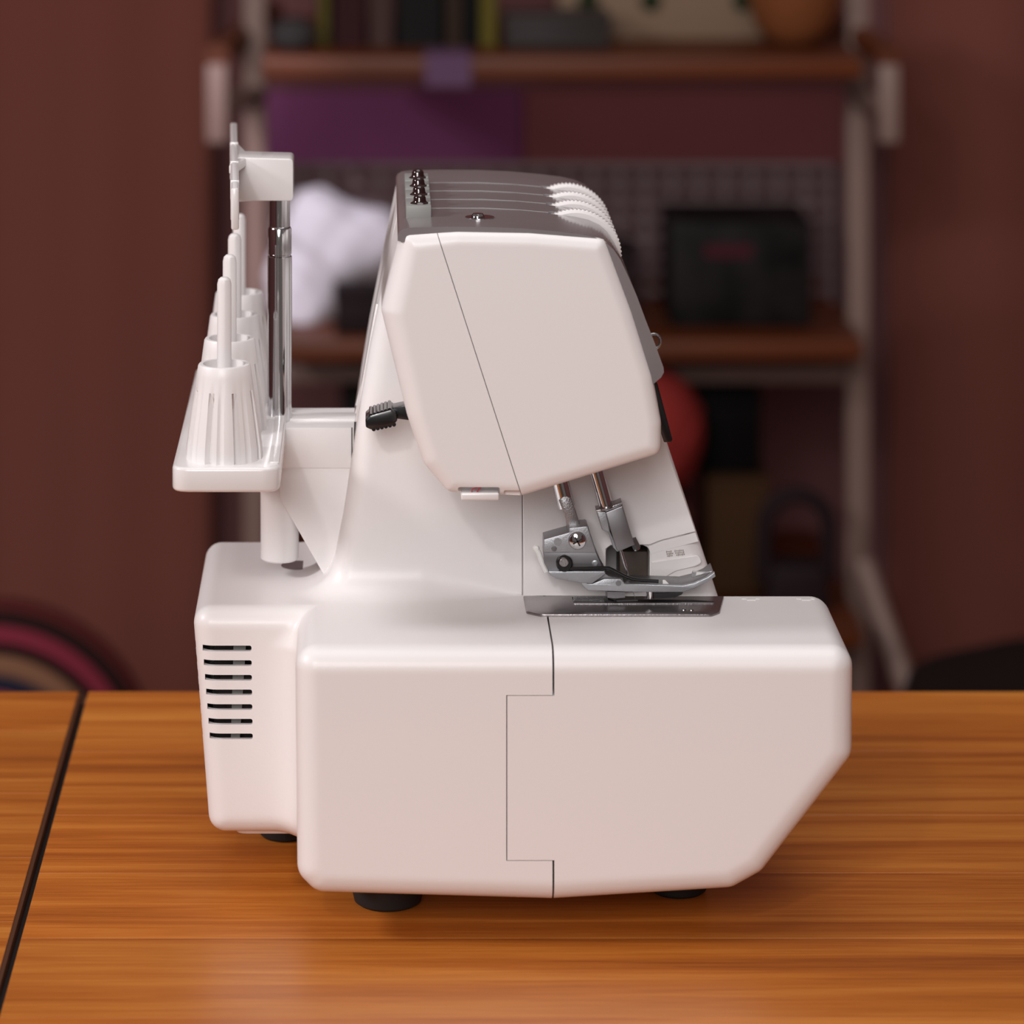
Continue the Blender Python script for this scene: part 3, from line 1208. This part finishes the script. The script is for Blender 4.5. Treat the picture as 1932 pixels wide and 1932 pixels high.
# end brackets of the upper shelf with wooden rails
for px, pxo in ((481, 410), (1617, 1676)):
    xp = w(px, 0, RD)[0]
    xo = w(pxo, 0, 3.86)[0]
    b = RB()
    zc0, zc1 = w(0, 268, 3.86)[1], w(0, 120, 3.86)[1]
    b.box(xo - 0.011, xo + 0.011, wy(3.86) - 0.011, wy(3.86) + 0.011, zc0, zc1, 0.003)
    b.build('bracket_bar', M['rack'], rack)
    b = RB()
    zz = w(0, 200, 3.86)[1]
    b.tube([(xo, wy(3.86), zz), (xp, wy(RD) - 0.02, zz - 0.005)], 0.012, 10)
    b.build('bracket_arm', M['rack'], rack)
    b = RB()
    b.tube([(xo, wy(3.86), zc1 + 0.008), (xp + (0.012 if px < 900 else -0.012), wy(4.2), Z1 + 0.013)], 0.014, 8)
    b.build('wooden_rail', M['shelfwood'], rack)
b = RB()
p0, p1 = w(1628, 1060, 3.97), w(1722, 1330, 3.9)
b.tube([(p0[0], wy(3.97), p0[1]), (p1[0], wy(3.9), p1[1]), (p1[0] + 0.04, wy(3.88), 0.003)], 0.012, 10)
b.build('brace', M['rack'], rack)

# --- objects on the rack
MB_ = {}


def cm(name, col, rough=0.6, **k):
    if name not in MB_:
        MB_[name] = mat(name, col, rough, **k)
        MB_[name].node_tree.nodes['Principled BSDF'].inputs['Specular IOR Level'].default_value = 0.15
    return MB_[name]


def carton(name, px0, px1, top, zb, D, dep, m, label, cat, group=None, lid=True):
    x0 = w(px0, 0, D)[0]
    x1_ = w(px1, 0, D)[0]
    z1 = w(0, top, D)[1] if top > -9000 else top
    o = empty(name, ((x0 + x1_) / 2, wy(D) + dep / 2, zb), label, cat, group)
    off = tuple(o.location)
    b = B(off, 1)
    b.box(x0, x1_, wy(D), wy(D) + dep, zb, z1 - (0.012 if lid else 0), 0.002)
    b.build('carton_body', m, o)
    if lid:
        b = B(off, 1)
        b.box(x0 - 0.0015, x1_ + 0.0015, wy(D) - 0.0015, wy(D) + dep + 0.0015, z1 - 0.014, z1, 0.002)
        b.build('lid', m, o)
    return o


def book(px0, px1, h, zb, D, dep, col, label):
    x0 = w(px0, 0, D)[0] + 0.0004
    x1_ = w(px1, 0, D)[0] - 0.0004
    o = empty('book', ((x0 + x1_) / 2, wy(D) + dep / 2, zb), label, 'book', 'books on the upper shelf')
    off = tuple(o.location)
    m = cm('cover_' + label.replace(' ', '_')[:40], col, 0.5)
    b = B(off, 1)
    t = 0.002
    b.box(x0, x1_, wy(D), wy(D) + t, zb, zb + h)
    b.box(x0, x0 + t, wy(D), wy(D) + dep, zb, zb + h)
    b.box(x1_ - t, x1_, wy(D), wy(D) + dep, zb, zb + h)
    b.build('book_cover', m, o)
    b = B(off, 1)
    b.box(x0 + t, x1_ - t, wy(D) + t, wy(D) + dep - 0.004, zb + 0.003, zb + h - 0.003)
    b.build('pages', cm('paper', (0.5, 0.42, 0.33), 0.9), o)
    return o


for px0, px1, h, col, lb in [
    (596, 624, 0.16, (0.11, 0.085, 0.015), 'slim olive book, first in the upper shelf row'),
    (625, 692, 0.19, (0.035, 0.006, 0.008), 'thick dark maroon book beside the slim olive one'),
    (693, 744, 0.18, (0.07, 0.035, 0.03), 'brown book between the maroon and the wide black book'),
    (746, 838, 0.20, (0.006, 0.005, 0.005), 'wide black book on the upper shelf'),
    (839, 873, 0.18, (0.045, 0.025, 0.015), 'narrow dark brown book between two black books'),
    (874, 902, 0.19, (0.007, 0.006, 0.006), 'narrow black book next to the yellow olive book'),
        (903, 940, 0.17, (0.14, 0.11, 0.015), 'yellow olive book, last in the upper shelf row')]:
    book(px0, px1, h, Z1, 3.96, 0.15, col, lb)

carton('storage_tin', 955, 1150, 28, Z1, 3.92, 0.08, cm('slate_tin', (0.045, 0.038, 0.036), 0.4), 'low slate grey tin on the upper shelf beside the books', 'tin')
o = carton('paper_box', 1052, 1440, -60, Z1, 4.03, 0.09, cm('beige_card', (0.28, 0.19, 0.13), 0.8), 'tall beige box with dark green dots behind the grey tin', 'box')
for px in (1110, 1228, 1402):
    x, z = w(px, 2, 4.03)
    b = B(tuple(o.location), 1)
    b.rod((x, wy(4.03) - 0.001, z), (x, wy(4.03) + 0.002, z), 0.012, n=20)
    b.build('dot', cm('dark_green_print', (0.02, 0.03, 0.012), 0.7), o)
# wooden bowl
x, z = w(1500, 40, 3.98)
b = B((x, wy(3.98), Z1), 1)
b.lathe([(0.02, 0), (0.028, 0.004), (0.042, 0.02), (0.05, 0.045), (0.053, 0.06), (0.049, 0.06), (0.04, 0.024), (0, 0.01)], (x, wy(3.98), Z1), (0, 0, 1), 32)
bw = b.build('wooden_bowl', cm('orange_bowl', (0.24, 0.08, 0.03), 0.4))
bw.location = (x, wy(3.98), Z1)
tag(bw, 'orange brown turned wooden bowl at the end of the upper shelf', 'bowl')
# grey pin cushion at left end
x, z = w(553, 80, 3.93)
b = B((x, wy(3.93), Z1), 1)
b.lathe([(0.012, 0), (0.02, 0.004), (0.025, 0.015), (0.02, 0.028), (0.008, 0.034), (0, 0.034)], (x, wy(3.93), Z1), (0, 0, 1), 24)
pc = b.build('pincushion', cm('slate_felt', (0.06, 0.055, 0.055), 0.9))
pc.location = (x, wy(3.93), Z1)
tag(pc, 'small round slate pincushion beside the slim olive book', 'pincushion')
# ribbon hanging over the front of the upper shelf
b = B((0.07, wy(3.86), Z1), 1)
x0, x1_ = w(802, 0, 3.86)[0], w(888, 0, 3.86)[0]
b.prism([(wy(3.86) + 0.06, Z1 + 0.0005), (wy(3.86) + 0.06, Z1 + 0.003), (wy(3.86) - 0.004, Z1 + 0.003), (wy(3.86) - 0.004, Z1 - 0.03), (wy(3.86) - 0.0005, Z1 - 0.03), (wy(3.86) - 0.0005, Z1 + 0.0005)], x0, x1_, 'X')
rb = b.build('ribbon', cm('dusty_violet_cloth', (0.16, 0.085, 0.16), 0.8))
rb.location = (0.07, wy(3.86), Z1)
tag(rb, 'dusty violet cloth strip hanging over the upper shelf edge', 'cloth')

# --- middle shelf
def lump(name, px, py, D, balls, m, label, cat, zb):
    x, z = w(px, py, D)
    mm = [((bx - VX) * D / F * 1000 - x * 1000, dy * 1000, (TZ + ZC / 1000 - (by - VY) * D / F) * 1000 - zb * 1000, r * D / F * 1000) for bx, by, dy, r in balls]

    def f(X, Y, Z):
        d = None
        for bx, by, bz, r in mm:
            q = np.sqrt((X - bx) ** 2 + (Y - by) ** 2 + (Z - bz) ** 2) - r
            d = q if d is None else smin(d, q, 22.0)
        d = d + 1.6 * np.sin(X * 0.16 + Z * 0.07) * np.sin(Z * 0.14 + Y * 0.1)
        return np.maximum(d, -Z + 0.0)
    lo = [min(a[i] - a[3] for a in mm) - 8 for i in range(3)]
    hi = [max(a[i] + a[3] for a in mm) + 8 for i in range(3)]
    me = snet(f, lo, hi, 3.0, (0, 0, 0), name)
    o = link(name, me, m, angle=60)
    o.location = (x, wy(D), zb)
    return tag(o, label, cat)


lump('fabric_bundle', 600, 610, 3.98,
     [(590, 425, 0.0, 72), (640, 470, 0.0, 75), (700, 455, 0.01, 62), (560, 520, 0.0, 62), (565, 580, -0.01, 52), (610, 560, 0.02, 55), (690, 500, 0.03, 55)],
     cm('white_fleece', (0.78, 0.74, 0.80), 0.9, bump=0.4, bscale=200), 'crumpled bundle of white fabric on the middle shelf', 'fabric', Z2)
carton('dark_box', 632, 742, 545, Z2, 3.885, 0.045, cm('near_black_card', (0.012, 0.006, 0.006), 0.7), 'small near-black box in front of the white fabric bundle', 'box')
o = carton('dark_basket', 1265, 1530, 418, Z2, 3.93, 0.13, cm('charcoal_print', (0.010, 0.008, 0.008), 0.6, var=0.7, vscale=22), 'wide charcoal box with faint print on the middle shelf', 'box', lid=False)
b = B(tuple(o.location), 1)
wbox(b, 1330, 1420, 462, 486, 3.929, 0.002, 0)
b.build('printed_patch', cm('maroon_print', (0.07, 0.012, 0.02), 0.7), o)
carton('dark_caddy', 1120, 1200, 470, Z2, 3.95, 0.08, cm('dark_plum_card', (0.02, 0.012, 0.014), 0.7), 'narrow dark box between machine head and charcoal box', 'box')

# wire grid standing at the back of the middle shelf
grid = empty('wire_grid', (0.2, wy(4.08), Z2), 'mauve grey wire mesh panel standing at the back of the middle shelf', 'wire panel')
GO = (0.2, wy(4.08), Z2)
gm = cm('mauve_wire', (0.20, 0.145, 0.145), 0.5)
gx0, gx1 = xl + 0.018, xr - 0.018
gz1 = w(0, 312, 4.08)[1]
nv_ = 22
for k in range(nv_):
    x = gx0 + (gx1 - gx0) * k / (nv_ - 1)
    b = B(GO, 1)
    b.box(x - 0.002, x + 0.002, wy(4.08), wy(4.08) + 0.004, Z2, gz1)
    b.build('upright_wire', gm, grid, smooth=False)
for k in range(8):
    z = Z2 + 0.012 + (gz1 - Z2 - 0.012) * k / 7
    b = B(GO, 1)
    b.box(gx0 - 0.002, gx1 + 0.002, wy(4.08) - 0.004, wy(4.08), z - 0.003, z + 0.003)
    b.build('cross_wire', gm, grid, smooth=False)

# --- lower shelf
carton('brown_carton', 1335, 1450, 902, Z3, 3.995, 0.12, cm('brown_card', (0.085, 0.04, 0.018), 0.8), 'plain brown carton on the lower shelf beneath a black box', 'box')
zb = w(0, 902, 3.995)[1]
carton('black_box', 1305, 1436, 738, zb, 4.015, 0.09, cm('black_card', (0.005, 0.004, 0.004), 0.7), 'black box stacked on the plain brown carton', 'box')
carton('maroon_carton', 1090, 1305, 960, Z3, 3.87, 0.13, cm('maroon_card', (0.05, 0.014, 0.012), 0.8), 'maroon carton on the lower shelf below the red yarn ball', 'box')
zb = w(0, 960, 3.87)[1]
# yarn ball
x, z = w(1201, 830, 3.915)
R_ = 0.072
o = empty('yarn_ball', (x, wy(3.915), zb), 'big round ball of red yarn on the maroon carton', 'yarn')
b = B((x, wy(3.915), zb), 1)
prof = [(R_ * math.sin(a), R_ - R_ * math.cos(a)) for a in [math.pi * k / 16 for k in range(17)]]
prof[0] = (0, 0)
prof[-1] = (0, 2 * R_)
b.lathe(prof, (x, wy(3.915), zb), (0, 0, 1), 32)
b.build('ball_core', cm('red_yarn', (0.33, 0.035, 0.03), 0.95, bump=0.8, bscale=120), o)
for k in range(8):
    q = Matrix.Rotation(random.uniform(0, 3), 3, 'X') @ Matrix.Rotation(random.uniform(0, 3), 3, 'Y')
    b = B((x, wy(3.915), zb), 1)
    cc = Vector((x, wy(3.915), zb + R_))
    pts = []
    for j in range(33):
        a = 2 * math.pi * j / 32
        v = q @ Vector((R_ * math.cos(a), R_ * math.sin(a), 0.012 * math.sin(3 * a)))
        v = v.normalized() * R_ * 0.985
        pts.append(cc + v)
    b.tube(pts, 0.003, 6)
    b.build('yarn_strand', cm('red_yarn', (0, 0, 0)), o)
carton('black_crate', 645, 935, 743, Z3, 3.95, 0.2, cm('black_crate_card', (0.010, 0.007, 0.007), 0.7), 'large black crate on the lower shelf behind the machine column', 'crate')
# handbag with arched handle
x, z = w(1500, 1139, 3.93)
o = empty('handbag', (x, wy(3.93), Z3), 'dark handbag with a tall arched handle on the lower shelf', 'bag')
b = B((x, wy(3.93), Z3), 1)
b.prism(rpoly([(x - 0.033, Z3), (x + 0.036, Z3), (x + 0.03, Z3 + 0.05), (x - 0.028, Z3 + 0.05)], 0.01, 4), wy(3.91), wy(3.97), 'Y', 0.006, 2)
b.build('bag_body', cm('dark_plum_leather', (0.022, 0.012, 0.014), 0.6), o)
b = B((x, wy(3.93), Z3), 1)
pts = [(x - 0.032, wy(3.94), Z3 + 0.03)]
for k in range(13):
    a = math.pi - math.pi * k / 12
    pts.append((x + 0.003 + 0.034 * math.cos(a), wy(3.94), Z3 + 0.085 + 0.034 * math.sin(a)))
pts.append((x + 0.036, wy(3.94), Z3 + 0.03))
b.tube(pts, 0.009, 10)
b.build('handle', cm('dark_plum_leather', (0, 0, 0)), o)

# ------------------------------------------------------------------ wall boards, curtains, seats
def board(name, px0, px1, py0, py1, m, label, cat='board'):
    D = WALLY - YC / 1000 - 0.02
    x0, z1 = w(px0, py0, D)
    x1_, z0 = w(px1, py1, D)
    o = empty(name, ((x0 + x1_) / 2, WALLY - 0.01, z0), label, cat)
    b = B(tuple(o.location), 1)
    b.box(x0, x1_, WALLY - 0.018, WALLY + 0.001, z0, z1, 0.003)
    b.build('panel', m, o)
    return o


board('fabric_board', 470, 985, 172, 316, cm('purple_light_felt', (0.33, 0.095, 0.245), 0.9), 'fabric board, violet from painted-in purple light, on the wall behind the rack')  # the purple light on the background is put into this felt colour
board('fabric_board', 988, 1640, 172, 316, cm('plum_felt', (0.40, 0.13, 0.14), 0.9), 'plum red fabric board beside the violet one')
board('fabric_board', 500, 1640, 318, 640, cm('mauve_grey_felt', (0.16, 0.085, 0.10), 0.9), 'long mauve grey fabric board behind the wire mesh')


def curtain(x0, x1_, label, seed, amp=0.022):
    rnd = random.Random(seed)
    n = 120
    front, back = [], []
    ph = rnd.random() * 6
    for i in range(n + 1):
        x = x0 + (x1_ - x0) * i / n
        y = WALLY - 0.10 + amp * 0.35 * math.sin(x * 40 + ph + 0.8 * math.sin(x * 13)) + amp * math.sin(x * 19 + ph * 2)
        front.append((x, y))
    pts = front + [(x, y + 0.004) for x, y in reversed(front)]
    o = empty('curtain', ((x0 + x1_) / 2, WALLY - 0.1, 0), label, 'curtain')
    b = B(tuple(o.location), 1)
    b.prism(pts, 0.02, 2.4, 'Z')
    b.build('cloth', M['curtain'], o, angle=80)
    b = B(tuple(o.location), 1)
    b.rod((x0 - 0.05, WALLY - 0.1, 2.41), (x1_ + 0.05, WALLY - 0.1, 2.41), 0.014, n=16)
    b.build('curtain_rod', M['rack'], o)
    for bx in (x0 - 0.02, x1_ + 0.02):
        b = B(tuple(o.location), 1)
        b.rod((bx, WALLY - 0.1, 2.41), (bx, WALLY + 0.002, 2.41), 0.009, n=12)
        b.build('rod_bracket', M['rack'], o)
    return o


curtain(-1.5, -0.20, 'brown pink curtain beside the shelf rack, near the striped cushion', 3)
curtain(0.62, 1.7, 'brown pink curtain beside the shelf rack, near the dark pouf', 8)

# striped round cushion on a low stool
D = 3.35
cx, cz = w(-12, 1440, D)
R_ = 310 * D / F
o = empty('round_cushion', (cx, wy(D), cz - R_), 'round cushion with concentric pink, navy, tan and maroon rings', 'cushion')
cols = [(0.20, 0.17, 0.16), (0.30, 0.05, 0.09), (0.018, 0.018, 0.035), (0.22, 0.105, 0.06), (0.022, 0.008, 0.008), (0.21, 0.025, 0.045), (0.02, 0.009, 0.008), (0.11, 0.02, 0.02)]
edges = [0.0, 0.42, 0.55, 0.64, 0.75, 0.81, 0.90, 0.965, 1.0]
for k in range(8):
    b = B(tuple(o.location), 1)
    r0, r1 = edges[k] * R_, edges[k + 1] * R_
    prof = []
    for j in range(7):
        r = r0 + (r1 - r0) * j / 6
        prof.append((max(r, 0.0), 0.07 * math.sqrt(max(0, 1 - (r / R_) ** 2)) + 0.004 * math.sin(math.pi * j / 6)))
    pr = prof + [(r, -h) for r, h in reversed(prof)]
    if k == 7:
        pr = prof[:-1] + [(R_, 0)] + [(r, -h) for r, h in reversed(prof[:-1])]
    t = bmesh.new()
    b.lathe(pr, (cx, wy(D), cz), (0, -1, 0), 64)
    b.build('ring_stripe', cm('ring_%d' % k, cols[k], 0.9), o)
st = empty('low_stool', (cx, wy(D), 0), 'low wooden stool under the round striped cushion', 'stool')
b = B((cx, wy(D), 0), 1)
zt_ = cz - R_ + 0.002
b.box(cx - 0.16, cx + 0.16, wy(D) - 0.12, wy(D) + 0.12, zt_ - 0.025, zt_, 0.004)
b.build('seat', M['shelfwood'], st)
for sx_ in (-1, 1):
    for sy_ in (-1, 1):
        b = B((cx, wy(D), 0), 1)
        b.rod((cx + sx_ * 0.13, wy(D) + sy_ * 0.09, 0), (cx + sx_ * 0.12, wy(D) + sy_ * 0.08, zt_ - 0.02), 0.013, 0.016, n=12)
        b.build('leg', M['shelfwood'], st)

# dark pouf on the floor at the right
D = 3.55
px_, pz_ = w(1990, 1232, D)
o = empty('floor_pouf', (px_, wy(D), 0), 'dark brown round pouf on the floor by the curtain', 'pouf')
b = B((px_, wy(D), 0), 1)
r = 0.17
b.lathe([(0.12, 0), (0.15, 0.02), (r, 0.10), (r, pz_ - 0.12), (0.14, pz_ - 0.03), (0.07, pz_ - 0.004), (0, pz_)], (px_, wy(D), 0), (0, 0, 1), 40)
b.build('pouf_body', cm('dark_brown_cloth', (0.016, 0.009, 0.008), 0.9), o)
b = B((px_, wy(D), 0), 1)
pts = [(px_ + r * math.cos(a), wy(D) + r * math.sin(a), 0.10) for a in [2 * math.pi * k / 40 for k in range(41)]]
b.tube(pts, 0.004, 8)
b.build('piping', cm('dark_brown_cloth', (0, 0, 0)), o)
